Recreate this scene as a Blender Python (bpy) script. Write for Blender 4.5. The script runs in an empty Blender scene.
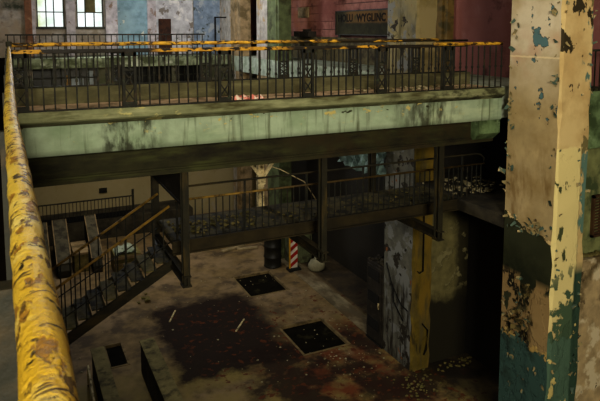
import bpy, bmesh, math, random
from mathutils import Vector, Matrix
random.seed(7)
PI = math.pi
scn = bpy.context.scene
COL = scn.collection
EYE = 10.46

# ------------------------------------------------------------------ materials
def lin(c):
    def f(u):
        u /= 255.0
        return u / 12.92 if u <= .04045 else ((u + .055) / 1.055) ** 2.4
    return (f(c[0]), f(c[1]), f(c[2]), 1)

class NT:
    def __init__(s, name):
        s.m = bpy.data.materials.new(name); s.m.use_nodes = True
        s.t = s.m.node_tree; s.t.nodes.clear()
        s.out = s.n('ShaderNodeOutputMaterial')
        s.b = s.n('ShaderNodeBsdfPrincipled')
        s.l(s.b.outputs[0], s.out.inputs[0])
        g = s.n('ShaderNodeNewGeometry'); s.pos = g.outputs['Position']; s.nrm = g.outputs['Normal']
        sp = s.n('ShaderNodeSeparateXYZ'); s.l(s.pos, sp.inputs[0]); s.ax = {'x': sp.outputs[0], 'y': sp.outputs[1], 'z': sp.outputs[2]}
    def n(s, t): return s.t.nodes.new(t)
    def l(s, a, b): s.t.links.new(a, b)
    def put(s, inp, v):
        if hasattr(v, 'node'): s.l(v, inp)
        else: inp.default_value = v
    def math(s, op, a, b=0.0, c=0.0):
        n = s.n('ShaderNodeMath'); n.operation = op
        s.put(n.inputs[0], a); s.put(n.inputs[1], b); s.put(n.inputs[2], c)
        return n.outputs[0]
    def noise(s, sc, d=4, r=.55, off=0, dist=0):
        mp = s.n('ShaderNodeMapping'); s.l(s.pos, mp.inputs[0])
        if not isinstance(sc, (tuple, list)): sc = (sc, sc, sc)
        mp.inputs['Scale'].default_value = sc
        mp.inputs['Location'].default_value = (off * 3.7, off * 1.9, off * 5.3)
        n = s.n('ShaderNodeTexNoise'); s.l(mp.outputs[0], n.inputs['Vector'])
        n.inputs['Scale'].default_value = 1; n.inputs['Detail'].default_value = d
        n.inputs['Roughness'].default_value = r; n.inputs['Distortion'].default_value = dist
        return n.outputs[0]
    def ramp(s, v, lo, hi):
        n = s.n('ShaderNodeMapRange'); n.clamp = True
        s.put(n.inputs[0], v); n.inputs[1].default_value = lo; n.inputs[2].default_value = hi
        return n.outputs[0]
    def mix(s, f, a, b):
        n = s.n('ShaderNodeMix'); n.data_type = 'RGBA'
        s.put(n.inputs[0], f); s.put(n.inputs[6], a); s.put(n.inputs[7], b)
        return n.outputs[2]

def mat(name, base, layers=(), rough=.85, metal=0, bump=(20, .3), vary=.35, vs=3, spec=.3, brick=None):
    """base colour varied by noise, then layers of other paint / stain / bare patches / painted shade.
    layer: dict(c, s, lo, hi, d, off, m=[(axis, a, b), ...], j, h, k)"""
    k = NT(name)
    c0 = lin(base)
    dark = tuple(x * (1 - vary) for x in c0[:3]) + (1,)
    lite = tuple(min(1, x * (1 + vary)) for x in c0[:3]) + (1,)
    col = k.mix(k.ramp(k.noise(vs, 5, .6, 1), .3, .7), dark, lite)
    H = k.math('MULTIPLY', k.noise(bump[0], 5, .65, 2), .25)
    R = rough
    if brick:
        cm = k.n('ShaderNodeCombineXYZ')
        k.l(k.ax[brick[0]], cm.inputs[0]); k.l(k.ax['z'], cm.inputs[1])
        bt = k.n('ShaderNodeTexBrick'); k.l(cm.outputs[0], bt.inputs['Vector'])
        bt.inputs['Scale'].default_value = 1; bt.inputs['Brick Width'].default_value = brick[1]
        bt.inputs['Row Height'].default_value = brick[2]; bt.inputs['Mortar Size'].default_value = brick[3]
        bt.inputs['Mortar Smooth'].default_value = .3
        f = bt.outputs['Fac']
        col = k.mix(k.math('MULTIPLY', f, brick[4]), col, lin((30, 20, 18)))
        H = k.math('SUBTRACT', H, k.math('MULTIPLY', f, .4))
    for i, L in enumerate(layers):
        if 's' in L:
            f = k.ramp(k.noise(L['s'], L.get('d', 5), L.get('r', .6), L.get('off', i + 3), L.get('dist', 0)), L['lo'], L['hi'])
        else:
            f = None
        j = L.get('j', 0)
        for (axn, a, b) in L.get('m', ()):
            v = k.ax[axn]
            if j:
                v = k.math('ADD', v, k.math('MULTIPLY', k.math('SUBTRACT', k.noise(L.get('js', 2.2), 6, .65, i + 9), .5), j))
            if 'sl' in L and axn == 'z':
                v = k.math('ADD', v, k.math('MULTIPLY', k.math('SUBTRACT', k.ax[L['sl'][0]], L['sl'][1]), L['sl'][2]))
            g = k.ramp(v, a, b)
            f = g if f is None else k.math('MULTIPLY', f, g)
        if L.get('k', 1) != 1: f = k.math('MULTIPLY', f, L['k'])
        col = k.mix(f, col, lin(L['c']))
        if L.get('h'): H = k.math('ADD', H, k.math('MULTIPLY', f, L['h']))
        if 'rough' in L:
            R = k.math('ADD', k.math('MULTIPLY', f, L['rough'] - rough), R)
    k.l(col, k.b.inputs['Base Color'])
    k.put(k.b.inputs['Roughness'], R)
    k.b.inputs['Metallic'].default_value = metal
    k.b.inputs['Specular IOR Level'].default_value = spec
    bp = k.n('ShaderNodeBump'); bp.inputs['Strength'].default_value = bump[1]; bp.inputs['Distance'].default_value = .05
    k.l(H, bp.inputs['Height']); k.l(bp.outputs[0], k.b.inputs['Normal'])
    return k.m

def emis(name, c, st, layers=()):
    k = NT(name); k.t.nodes.remove(k.b)
    e = k.n('ShaderNodeEmission'); col = lin(c)
    for i, L in enumerate(layers):
        f = k.ramp(k.noise(L['s'], 4, .6, i), L['lo'], L['hi'])
        for (axn, a, b) in L.get('m', ()): f = k.math('MULTIPLY', f, k.ramp(k.ax[axn], a, b))
        col = k.mix(f, col, lin(L['c']))
    k.put(e.inputs[0], col); e.inputs[1].default_value = st
    k.l(e.outputs[0], k.out.inputs[0])
    return k.m

M = {}
M['iron'] = mat('dark_iron', (32, 31, 22), [dict(c=(62, 50, 30), s=6, lo=.54, hi=.7), dict(c=(56, 64, 42), s=9, lo=.6, hi=.72)], rough=.7, vs=8)
M['iron_back'] = mat('dark_iron_back', (38, 36, 28), [dict(c=(90, 66, 40), s=4, lo=.55, hi=.75)], rough=.7)
M['yellow_rail'] = mat('yellow_rail_paint', (200, 154, 46), [
    dict(c=(156, 112, 30), s=(5, 6, 6), lo=.48, hi=.65),
    dict(c=(70, 48, 20), s=(6, 14, 14), lo=.53, hi=.58, h=-.4),
    dict(c=(26, 20, 12), s=(4, 12, 12), lo=.56, hi=.60, h=-.5),
    dict(c=(40, 32, 18), s=(2, 8, 8), lo=.44, hi=.50, h=-.5, m=[('x', 4.8, 5.4), ('x', 8.9, 8.5)], j=.4)], rough=.55, vs=10)
M['yellow_low'] = mat('yellow_lower_rail_paint', (190, 142, 42), [
    dict(c=(148, 104, 28), s=(5, 6, 6), lo=.48, hi=.65),
    dict(c=(30, 25, 16), m=[('x', .5, .62), ('x', 2.5, 2.3)], j=.3),
    dict(c=(34, 28, 18), s=(2, 8, 8), lo=.38, hi=.44, m=[('x', 4.8, 5.2)], j=.3),
    dict(c=(28, 22, 14), s=(5, 12, 12), lo=.52, hi=.57, h=-.5)], rough=.6, vs=10)
M['yellow_near'] = mat('flaking_yellow_paint', (212, 180, 74), [
    dict(c=(196, 156, 36), m=[('y', 1.0, .55)], j=.2, k=.8),
    dict(c=(222, 204, 128), s=(12, 9, 12), lo=.5, hi=.7),
    dict(c=(192, 152, 44), s=(14, 14, 14), lo=.56, hi=.66),
    dict(c=(150, 110, 42), s=(40, 16, 40), lo=.56, hi=.60, h=-.3, off=5),
    dict(c=(104, 80, 40), s=(46, 24, 46), lo=.59, hi=.62, h=-.5, off=5.6),
    dict(c=(76, 62, 38), s=(18, 9, 18), lo=.63, hi=.66, h=-.6, off=8), dict(c=(112, 88, 52), s=(7, 5, 7), lo=.605, hi=.63, h=-.5, off=15, r=.7), dict(c=(40, 32, 20), s=(36, 40, 36), lo=.63, hi=.66, h=-.6, off=9),
    dict(c=(70, 52, 28), s=(14, 60, 14), lo=.61, hi=.65, h=-.6, off=12, dist=1.5)], rough=.5, bump=(90, .5), vary=.12, vs=14)
M['ochre_rail'] = mat('ochre_handrail', (140, 110, 46), [dict(c=(58, 46, 24), m=[('x', 4.6, 6.0)], j=1, k=.85), dict(c=(58, 46, 24), s=6, lo=.5, hi=.65)], rough=.6)
M['steel_dark'] = mat('grimy_dark_steel', (40, 36, 22), [dict(c=(70, 58, 30), s=(1.2, 3, 4), lo=.5, hi=.75), dict(c=(24, 22, 16), s=2, lo=.55, hi=.7)], rough=.75)
M['beam'] = mat('grimy_olive_beam', (46, 44, 22), [dict(c=(70, 72, 36), s=(.7, 2, 5), lo=.48, hi=.7), dict(c=(30, 26, 14), s=(.8, 1, 2.5), lo=.5, hi=.65),
    dict(c=(52, 42, 20), s=2, lo=.4, hi=.6, m=[('x', 3, 6)], k=.8)], rough=.8)
M['hanger'] = mat('ochre_stained_steel', (36, 33, 19), [dict(c=(70, 58, 26), s=(8, 8, 1.2), lo=.52, hi=.68)], rough=.75)
M['tan_steel'] = mat('tan_painted_steel', (204, 186, 140), [dict(c=(92, 76, 46), s=8, lo=.5, hi=.65)])
M['fascia'] = mat('peeling_pale_green_fascia', (150, 164, 136), [
    dict(c=(126, 144, 112), s=(1.2, 1, 2), lo=.45, hi=.7),
    dict(c=(176, 186, 152), s=(.5, .5, 2), lo=.55, hi=.75),
    dict(c=(70, 74, 46), s=(9, 9, .7), lo=.54, hi=.72, k=.85),
    dict(c=(34, 32, 16), s=(5, 5, 2.2), lo=.42, hi=.58, m=[('x', 1.2, 1.6), ('x', 2.7, 2.2)], j=.5, k=.85),
    dict(c=(40, 34, 18), s=(5, 5, 1.6), lo=.40, hi=.58, m=[('x', 7.4, 8.2), ('x', 9.6, 9.0)], j=.8, k=.8),
    dict(c=(186, 170, 104), s=(3.2, 3, 5), lo=.6, hi=.63, m=[('z', 8.45, 8.7)], h=.5, off=3),
    dict(c=(50, 48, 26), s=(3.0, 3, 5), lo=.635, hi=.66, m=[('z', 8.45, 8.7)], h=-.5, off=3),
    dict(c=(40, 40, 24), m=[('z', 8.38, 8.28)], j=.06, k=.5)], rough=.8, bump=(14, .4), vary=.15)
M['cornice'] = mat('weathered_shaded_cornice', (118, 120, 86), [
    dict(c=(150, 150, 112), s=(1.1, 3, 5), lo=.5, hi=.7),
    dict(c=(66, 62, 34), s=(.9, 2, 5), lo=.5, hi=.66),
    dict(c=(176, 168, 110), s=(2.4, 2, 6), lo=.55, hi=.6, m=[('x', 1.4, 1.8), ('x', 3.2, 2.9)], j=.3, h=.5),
    dict(c=(40, 38, 20), s=(2.5, 2, 5), lo=.45, hi=.58, m=[('x', 6.8, 8.0)], j=.8, k=.85),
    dict(c=(34, 30, 16), s=(1, 1, 2), lo=.3, hi=.5, m=[('z', 8.90, 8.82)], j=.03, k=.75)], rough=.85, bump=(14, .5), vary=.2)  # last layer: step shade under the nosing painted into the colour
M['deck'] = mat('dusty_pink_deck', (206, 178, 146), [dict(c=(110, 92, 66), s=3, lo=.5, hi=.65), dict(c=(70, 60, 40), s=(2, 4, 4), lo=.58, hi=.66, m=[('x', 4, 6)])])
M['kick'] = mat('dirty_olive_kerb', (84, 80, 54), [dict(c=(112, 108, 76), s=(1.5, 2, 6), lo=.5, hi=.7)])
M['mezz_deck'] = mat('dirty_mezzanine_deck', (84, 76, 46), [dict(c=(40, 36, 24), s=3, lo=.45, hi=.6)])
M['edge_beam'] = mat('brown_edge_channel', (50, 42, 22), [dict(c=(38, 32, 18), s=(1, 3, 6), lo=.45, hi=.65)])
M['floor'] = mat('stained_hall_floor', (120, 100, 66), [
    dict(c=(150, 128, 98), s=(.35, .35, 1), lo=.48, hi=.7),
    dict(c=(84, 70, 50), s=(1.2, 1.2, 1), lo=.5, hi=.64),
    dict(c=(140, 124, 66), s=1.1, lo=.3, hi=.6, m=[('y', 19, 17.5)], j=2, k=.8),
    # rusty brown spill on the right
    dict(c=(108, 54, 26), s=(1.6, 1.6, 1), lo=.32, hi=.58, m=[('x', 6.2, 7.4), ('x', 10.9, 10.5), ('y', 18.8, 17.6)], j=1.6, k=.95, rough=.85),
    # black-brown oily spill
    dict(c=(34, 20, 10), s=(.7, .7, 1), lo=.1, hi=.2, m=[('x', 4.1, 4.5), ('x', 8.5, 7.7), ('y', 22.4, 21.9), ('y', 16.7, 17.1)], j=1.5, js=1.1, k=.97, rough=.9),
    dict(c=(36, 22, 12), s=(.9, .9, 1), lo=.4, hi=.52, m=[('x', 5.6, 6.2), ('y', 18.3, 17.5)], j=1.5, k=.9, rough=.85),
    dict(c=(92, 48, 20), s=(4, 4, 1), lo=.58, hi=.64, m=[('x', 4.4, 5.2), ('y', 22, 20.5)], j=1),
    dict(c=(34, 30, 24), s=1, lo=.2, hi=.4, m=[('x', 11.3, 11.6)], k=.8)], rough=.8, bump=(10, .35))  # last layer: floor darker to the right of the pale strip
M['strip'] = mat('pale_floor_strip', (134, 122, 94), [dict(c=(96, 80, 56), s=(1.4, .9, 1), lo=.42, hi=.6),dict(c=(92, 82, 60), s=(2, .8, 1), lo=.5, hi=.65)])
M['pit'] = mat('black_pit_fill', (26, 23, 16), [dict(c=(52, 48, 32), s=2, lo=.58, hi=.7)], rough=1, spec=.03)  # matte near-black fill just below floor level
M['pit_rim'] = mat('worn_pit_rim', (124, 106, 72), [dict(c=(70, 56, 36), s=3, lo=.5, hi=.65)])
M['lowwall'] = mat('lit_olive_wall_top', (124, 114, 72), [dict(c=(60, 54, 32), s=3, lo=.48, hi=.66), dict(c=(128, 120, 74), s=6, lo=.6, hi=.7)])
M['gal_fascia'] = mat('pale_gallery_fascia', (150, 158, 140), [dict(c=(110, 122, 96), s=(1, 1, 2), lo=.5, hi=.7), dict(c=(50, 50, 32), s=(4, 4, .8), lo=.56, hi=.72)])
M['balcony_fascia'] = mat('mottled_balcony_fascia', (118, 124, 96), [dict(c=(66, 70, 44), s=(1.5, 1, 2.5), lo=.46, hi=.6), dict(c=(158, 160, 136), s=(1, 1, 2), lo=.58, hi=.66), dict(c=(40, 40, 26), s=(4, 4, .8), lo=.54, hi=.68)])
M['near_gallery'] = mat('mossy_green_gallery', (104, 124, 84), [dict(c=(60, 74, 44), s=1.4, lo=.46, hi=.6), dict(c=(130, 150, 110), s=2, lo=.58, hi=.66)])
M['dark_gallery'] = mat('near_black_gallery_floor', (20, 15, 9), rough=1, spec=0)  # even near-black colour without specular
M['concrete_dark'] = mat('grimy_dark_concrete', (62, 56, 42), [dict(c=(38, 34, 26), s=1.2, lo=.45, hi=.6)])
M['ceil'] = mat('sooty_ceiling', (70, 66, 56))
# walls
M['wall_back'] = mat('patchy_back_wall', (150, 142, 132), [
    dict(c=(132, 120, 104), s=.9, lo=.48, hi=.6), dict(c=(92, 82, 68), s=2.5, lo=.58, hi=.66, h=-.3),
    dict(c=(150, 136, 96), s=1, lo=.2, hi=.35, m=[('z', 5, 4)], k=.9),
    dict(c=(148, 132, 112), s=1.1, lo=.4, hi=.6, m=[('x', .9, .7), ('z', 8, 9)]),
    dict(c=(56, 60, 46), s=1.1, lo=.45, hi=.6, m=[('x', .9, .7), ('z', 11.3, 11.5)], j=.2),
    dict(c=(92, 96, 74), s=1.2, lo=.3, hi=.6, m=[('z', 9.5, 8.9), ('z', 6, 7)])], bump=(6, .5))
M['wall_blue'] = mat('peeling_blue_paint', (116, 140, 148), [dict(c=(134, 156, 162), s=.7, lo=.5, hi=.7), dict(c=(186, 184, 170), s=1.6, lo=.62, hi=.64, h=.4), dict(c=(84, 78, 66), s=1.7, lo=.70, hi=.72, h=-.3)])
M['wall_grey'] = mat('flaking_grey_white_paint', (172, 170, 172), [dict(c=(120, 112, 104), s=1.8, lo=.56, hi=.59, h=-.3), dict(c=(206, 202, 198), s=1, lo=.55, hi=.6)])
M['wall_bluegrey'] = mat('blue_grey_wall_paint', (116, 130, 146), [dict(c=(150, 156, 160), s=1.5, lo=.55, hi=.6), dict(c=(66, 70, 60), s=2, lo=.6, hi=.65)])
M['lavender'] = mat('pinkish_pilaster_paint', (164, 156, 156), [dict(c=(126, 106, 92), s=1.6, lo=.58, hi=.62, h=-.3)])
M['brown_pil'] = mat('bare_brown_render', (118, 82, 60), [dict(c=(150, 120, 92), s=2, lo=.55, hi=.65)])
M['redbrown'] = mat('dark_redbrown_render', (84, 52, 42), [dict(c=(56, 40, 32), s=1.4, lo=.5, hi=.6)])
M['wall_right'] = mat('dull_red_block_wall', (150, 104, 94), [dict(c=(140, 92, 86), m=[('y', 18, 16)], j=1),
    dict(c=(132, 84, 76), s=.6, lo=.45, hi=.6), dict(c=(166, 104, 62), s=.5, lo=.3, hi=.6, m=[('y', 25, 28)]),
    dict(c=(84, 52, 46), s=1.5, lo=.58, hi=.7), dict(c=(156, 116, 110), s=1.1, lo=.6, hi=.75),
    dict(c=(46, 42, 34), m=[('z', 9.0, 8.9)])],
    brick=('y', 2.4, .36, .022, .8), bump=(8, .4))
M['wall_left'] = mat('dim_left_wall', (84, 78, 64), [dict(c=(52, 48, 38), s=.8, lo=.45, hi=.6)])
M['ledge'] = mat('olive_ledge', (92, 84, 58), [dict(c=(54, 46, 32), s=2, lo=.5, hi=.6)])
# pillars
M['pil_R_x'] = mat('right_pillar_left_face', (184, 162, 118), [
    dict(c=(160, 136, 90), s=.9, lo=.42, hi=.62),
    dict(c=(220, 206, 176), s=.7, lo=.38, hi=.62, m=[('z', 8.6, 10)], k=.9),
    dict(c=(196, 148, 116), s=.8, lo=.5, hi=.66, m=[('z', 9.2, 9.7), ('z', 10.6, 10.2)], k=.7),
    dict(c=(124, 96, 50), s=(3, 3, 1), lo=.5, hi=.65, m=[('z', 8.3, 7.0)], k=.7),
    # sparse flaked patches showing blue-grey undercoat
    dict(c=(60, 48, 30), s=(2.0, 2.0, 1.6), lo=.597, hi=.603, h=-.5, off=27, m=[('z', 7.6, 8.2)]),
    dict(c=(92, 122, 122), s=(2.0, 2.0, 1.6), lo=.607, hi=.613, h=-.2, off=27, m=[('z', 7.6, 8.2)]),
    dict(c=(236, 216, 170), m=[('z', 9.86, 9.84), ('z', 9.80, 9.82)], j=.05, js=6, k=.7),
    # the stained green belt under the torn edge, flakes, then teal base
    dict(c=(236, 206, 146), m=[('z', 5.93, 5.91)], j=.9, js=2.4, sl=('y', 10.3, -.22), h=-.2),
    dict(c=(54, 56, 34), m=[('z', 5.86, 5.84)], j=.9, js=2.4, sl=('y', 10.3, -.22), h=-.7),
    dict(c=(34, 38, 22), s=1.1, lo=.4, hi=.6, m=[('z', 5.6, 5.2), ('z', 4.0, 4.6)]),
    dict(c=(150, 124, 82), s=(2.2, 2.2, 1.2), lo=.47, hi=.49, m=[('z', 4.75, 4.55)], h=.5, off=14),
    dict(c=(158, 132, 88), s=1.5, lo=.28, hi=.30, m=[('z', 4.5, 4.4), ('y', 10.15, 10.05)], j=.5, h=.5),
    dict(c=(32, 28, 16), s=(2.6, 2.6, 1.5), lo=.54, hi=.57, m=[('z', 4.9, 4.6), ('y', 9.9, 10.1)], h=-.6, off=16),
    dict(c=(190, 160, 96), m=[('z', 3.15, 3.13)], j=1.0, js=3, h=-.1),
    dict(c=(60, 86, 78), m=[('z', 3.08, 3.06)], j=1.0, js=3, h=-.6),
    dict(c=(40, 54, 46), s=1.5, lo=.5, hi=.64, m=[('z', 3.1, 2.9)]),
    dict(c=(160, 140, 90), s=5, lo=.68, hi=.7, m=[('z', 2.8, 2.6)], h=.4)], bump=(9, .7), vary=.14, vs=2)
M['pil_R_y'] = mat('right_pillar_front_face', (192, 164, 110), [
    dict(c=(212, 188, 132), s=1.3, lo=.4, hi=.6),
    dict(c=(120, 110, 70), s=(2, 2, 1.2), lo=.56, hi=.58, m=[('x', 11.2, 11.3), ('z', 7, 7.4)], h=-.5),
    dict(c=(96, 124, 110), s=(1.5, 1.5, .8), lo=.52, hi=.54, m=[('x', 11.3, 11.4)], h=-.3),
    dict(c=(60, 52, 32), s=(2, 2, 1.2), lo=.60, hi=.61, m=[('z', 7.5, 7.7)], h=-.5, off=31),
    dict(c=(222, 204, 140), m=[('z', 7.86, 7.83), ('x', 11.46, 11.42), ('z', 3.5, 4.0)], j=.12, js=5, h=.5),
    dict(c=(74, 80, 50), s=(2.6, 2.6, 1.4), lo=.62, hi=.64, m=[('z', 7.7, 7.6)], h=-.5, off=33),
    dict(c=(78, 98, 72), m=[('z', 4.35, 4.32), ('x', 10.9, 10.95)], j=1.5, js=2.6, h=-.5), dict(c=(72, 92, 68), s=(3.4, 3.4, 1.8), lo=.56, hi=.58, m=[('z', 6, 4.6)], h=-.5, off=36),
    dict(c=(82, 106, 86), m=[('z', 3.5, 3.47)], j=1.6, js=3, h=-.5),
    dict(c=(52, 74, 58), m=[('x', 11.36, 11.40), ('z', 5.2, 4.9)], j=.1, h=-.2),
    dict(c=(206, 186, 118), s=(3, 3, 2.2), lo=.66, hi=.67, m=[('z', 4, 3.8)], h=.5, off=40)], bump=(9, .6), vary=.12, vs=2)
M['pil_C_x'] = mat('central_pillar_left_face', (100, 98, 86), [
    dict(c=(150, 136, 92), s=1, lo=.3, hi=.6, m=[('z', 6.5, 8.5)], k=.9),
    dict(c=(96, 88, 58), s=(4, 4, 1), lo=.52, hi=.62, m=[('z', 6.5, 8.5)]),
    dict(c=(122, 122, 116), s=1.6, lo=.52, hi=.56, h=.4), dict(c=(50, 44, 34), s=2.0, lo=.585, hi=.605, h=-.5),
    dict(c=(46, 40, 30), s=(7, 7, 1.2), lo=.48, hi=.62, m=[('z', 2.9, 2.3)], h=-.4),
    dict(c=(130, 84, 50), s=2.6, lo=.66, hi=.69, h=.2)], bump=(8, .7))
M['pil_C_y'] = mat('central_pillar_front_face', (104, 88, 30), [
    dict(c=(92, 80, 44), s=(5, 5, 1), lo=.45, hi=.62), dict(c=(140, 126, 88), s=1, lo=.3, hi=.5, m=[('z', 7, 9)]),
    dict(c=(124, 100, 34), s=(2, 2, .6), lo=.5, hi=.62, m=[('z', 8, 7)]),
    dict(c=(60, 52, 26), s=(3, 3, .6), lo=.56, hi=.62, m=[('z', 3, 2)])], bump=(8, .5))
M['pier'] = mat('darkened_plaster_pier', (112, 104, 66), [  # plaster darker at the bottom, top and right end
    dict(c=(40, 36, 22), m=[('z', 2.3, 1.9)], j=.9, h=-.3), dict(c=(34, 30, 20), m=[('z', 4.2, 5.2)], j=.6, k=.85),
    dict(c=(36, 32, 20), m=[('x', 12.35, 12.55)], j=.5, k=.85), dict(c=(130, 122, 84), s=2.5, lo=.56, hi=.6, h=.5, m=[('z', 2.2, 2.5), ('z', 4.6, 4.2)])], bump=(7, .8))
M['pale_shaft'] = mat('pale_pillar_shaft', (152, 146, 136), [dict(c=(150, 128, 96), s=1.5, lo=.56, hi=.6)])
M['tan_shaft'] = mat('tan_pillar_shaft', (140, 120, 88), [dict(c=(98, 84, 56), s=1.6, lo=.5, hi=.6)])
M['green_shaft'] = mat('dull_green_shaft', (86, 94, 62), [dict(c=(60, 62, 38), s=1.6, lo=.5, hi=.62)])
M['pilaster_olive'] = mat('olive_brown_pilaster', (104, 84, 44), [dict(c=(70, 62, 34), s=2.2, lo=.5, hi=.6, h=-.3)])
M['infill'] = mat('ragged_tan_infill', (172, 150, 110), [dict(c=(206, 190, 154), s=1.4, lo=.55, hi=.6), dict(c=(40, 34, 24), s=(2.2, 2, 2), lo=.62, hi=.64, h=-.8),
    dict(c=(104, 88, 58), s=1.5, lo=.5, hi=.64, m=[('z', 3, 3.6)])], bump=(5, .8))
M['jamb'] = mat('pale_green_wall', (120, 122, 78), [dict(c=(70, 80, 50), s=2, lo=.5, hi=.6)])
M['shutter'] = mat('brown_shutter', (74, 52, 30))
M['door_brown'] = mat('dark_brown_door', (66, 40, 26), [dict(c=(44, 28, 20), s=3, lo=.5, hi=.6)])
M['frame'] = mat('dark_window_frame', (58, 58, 50))
M['glass_dark'] = mat('black_dirty_glass', (16, 16, 14), rough=.35)
M['glass_pale'] = mat('pale_boarded_pane', (150, 158, 164))
M['glass_tan'] = mat('tan_boarded_pane', (140, 110, 64))
M['board_olive'] = mat('olive_board', (92, 84, 54))
M['pane_lit'] = emis('daylit_frosted_pane', (232, 240, 240), .95, [dict(c=(204, 218, 206), s=1.2, lo=.45, hi=.65), dict(c=(184, 196, 140), s=2, lo=.3, hi=.6, m=[('x', 1.9, 1.4)])])
M['sign'] = mat('dark_olive_sign_board', (44, 42, 26), [dict(c=(104, 78, 42), s=(1, 2, 3), lo=.1, hi=.2, m=[('z', 10.66, 10.76), ('y', 22.5, 22.0)], j=.15),
    dict(c=(60, 58, 36), s=2, lo=.5, hi=.65)])
M['sign_ink'] = mat('near_black_lettering', (18, 14, 10))
M['cab'] = mat('black_cabinet_metal', (44, 40, 34), [dict(c=(70, 62, 50), s=3, lo=.54, hi=.66)], rough=.6)
M['grey_metal'] = mat('dusty_grey_metal', (82, 77, 62), [dict(c=(54, 50, 40), s=3, lo=.5, hi=.62)])
M['white_beacon'] = mat('reflective_white_plastic', (206, 196, 180)); M['red_beacon'] = mat('red_plastic', (150, 30, 20)); M['yellow_plastic'] = mat('yellow_plastic_edge', (190, 140, 30))
M['rubber'] = mat('black_rubber', (26, 24, 20))
M['barrel'] = mat('black_drum', (32, 30, 24), rough=.5)
M['green_box'] = mat('dull_green_steel', (88, 92, 64), [dict(c=(60, 58, 40), s=2, lo=.5, hi=.6)])
M['sack'] = mat('pale_dusty_sack', (132, 126, 100))
M['tarp'] = mat('crumpled_teal_sheet', (112, 134, 126), [dict(c=(64, 78, 74), s=2.5, lo=.45, hi=.6)], rough=.6)
M['chip'] = mat('pale_rubble_chips', (168, 158, 128), [dict(c=(120, 108, 70), s=9, lo=.4, hi=.6)])
M['chip_tan'] = mat('tan_rubble_chips', (116, 104, 62), [dict(c=(90, 84, 44), s=4, lo=.4, hi=.6)])
M['flake'] = mat('curled_paint_flakes', (150, 134, 92), [dict(c=(84, 102, 88), s=5, lo=.48, hi=.52), dict(c=(214, 190, 140), s=4, lo=.6, hi=.64)])
M['flake_dark'] = mat('dark_hanging_paint', (70, 62, 36), [dict(c=(110, 96, 56), s=6, lo=.5, hi=.55), dict(c=(36, 36, 22), s=5, lo=.52, hi=.56)])
M['plank'] = mat('pale_plank_wood', (150, 134, 100))
M['cable'] = mat('black_cable', (16, 15, 12))
M['pink'] = mat('faded_pink_paper', (190, 110, 96), [dict(c=(214, 196, 176), s=12, lo=.5, hi=.55)])

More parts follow.
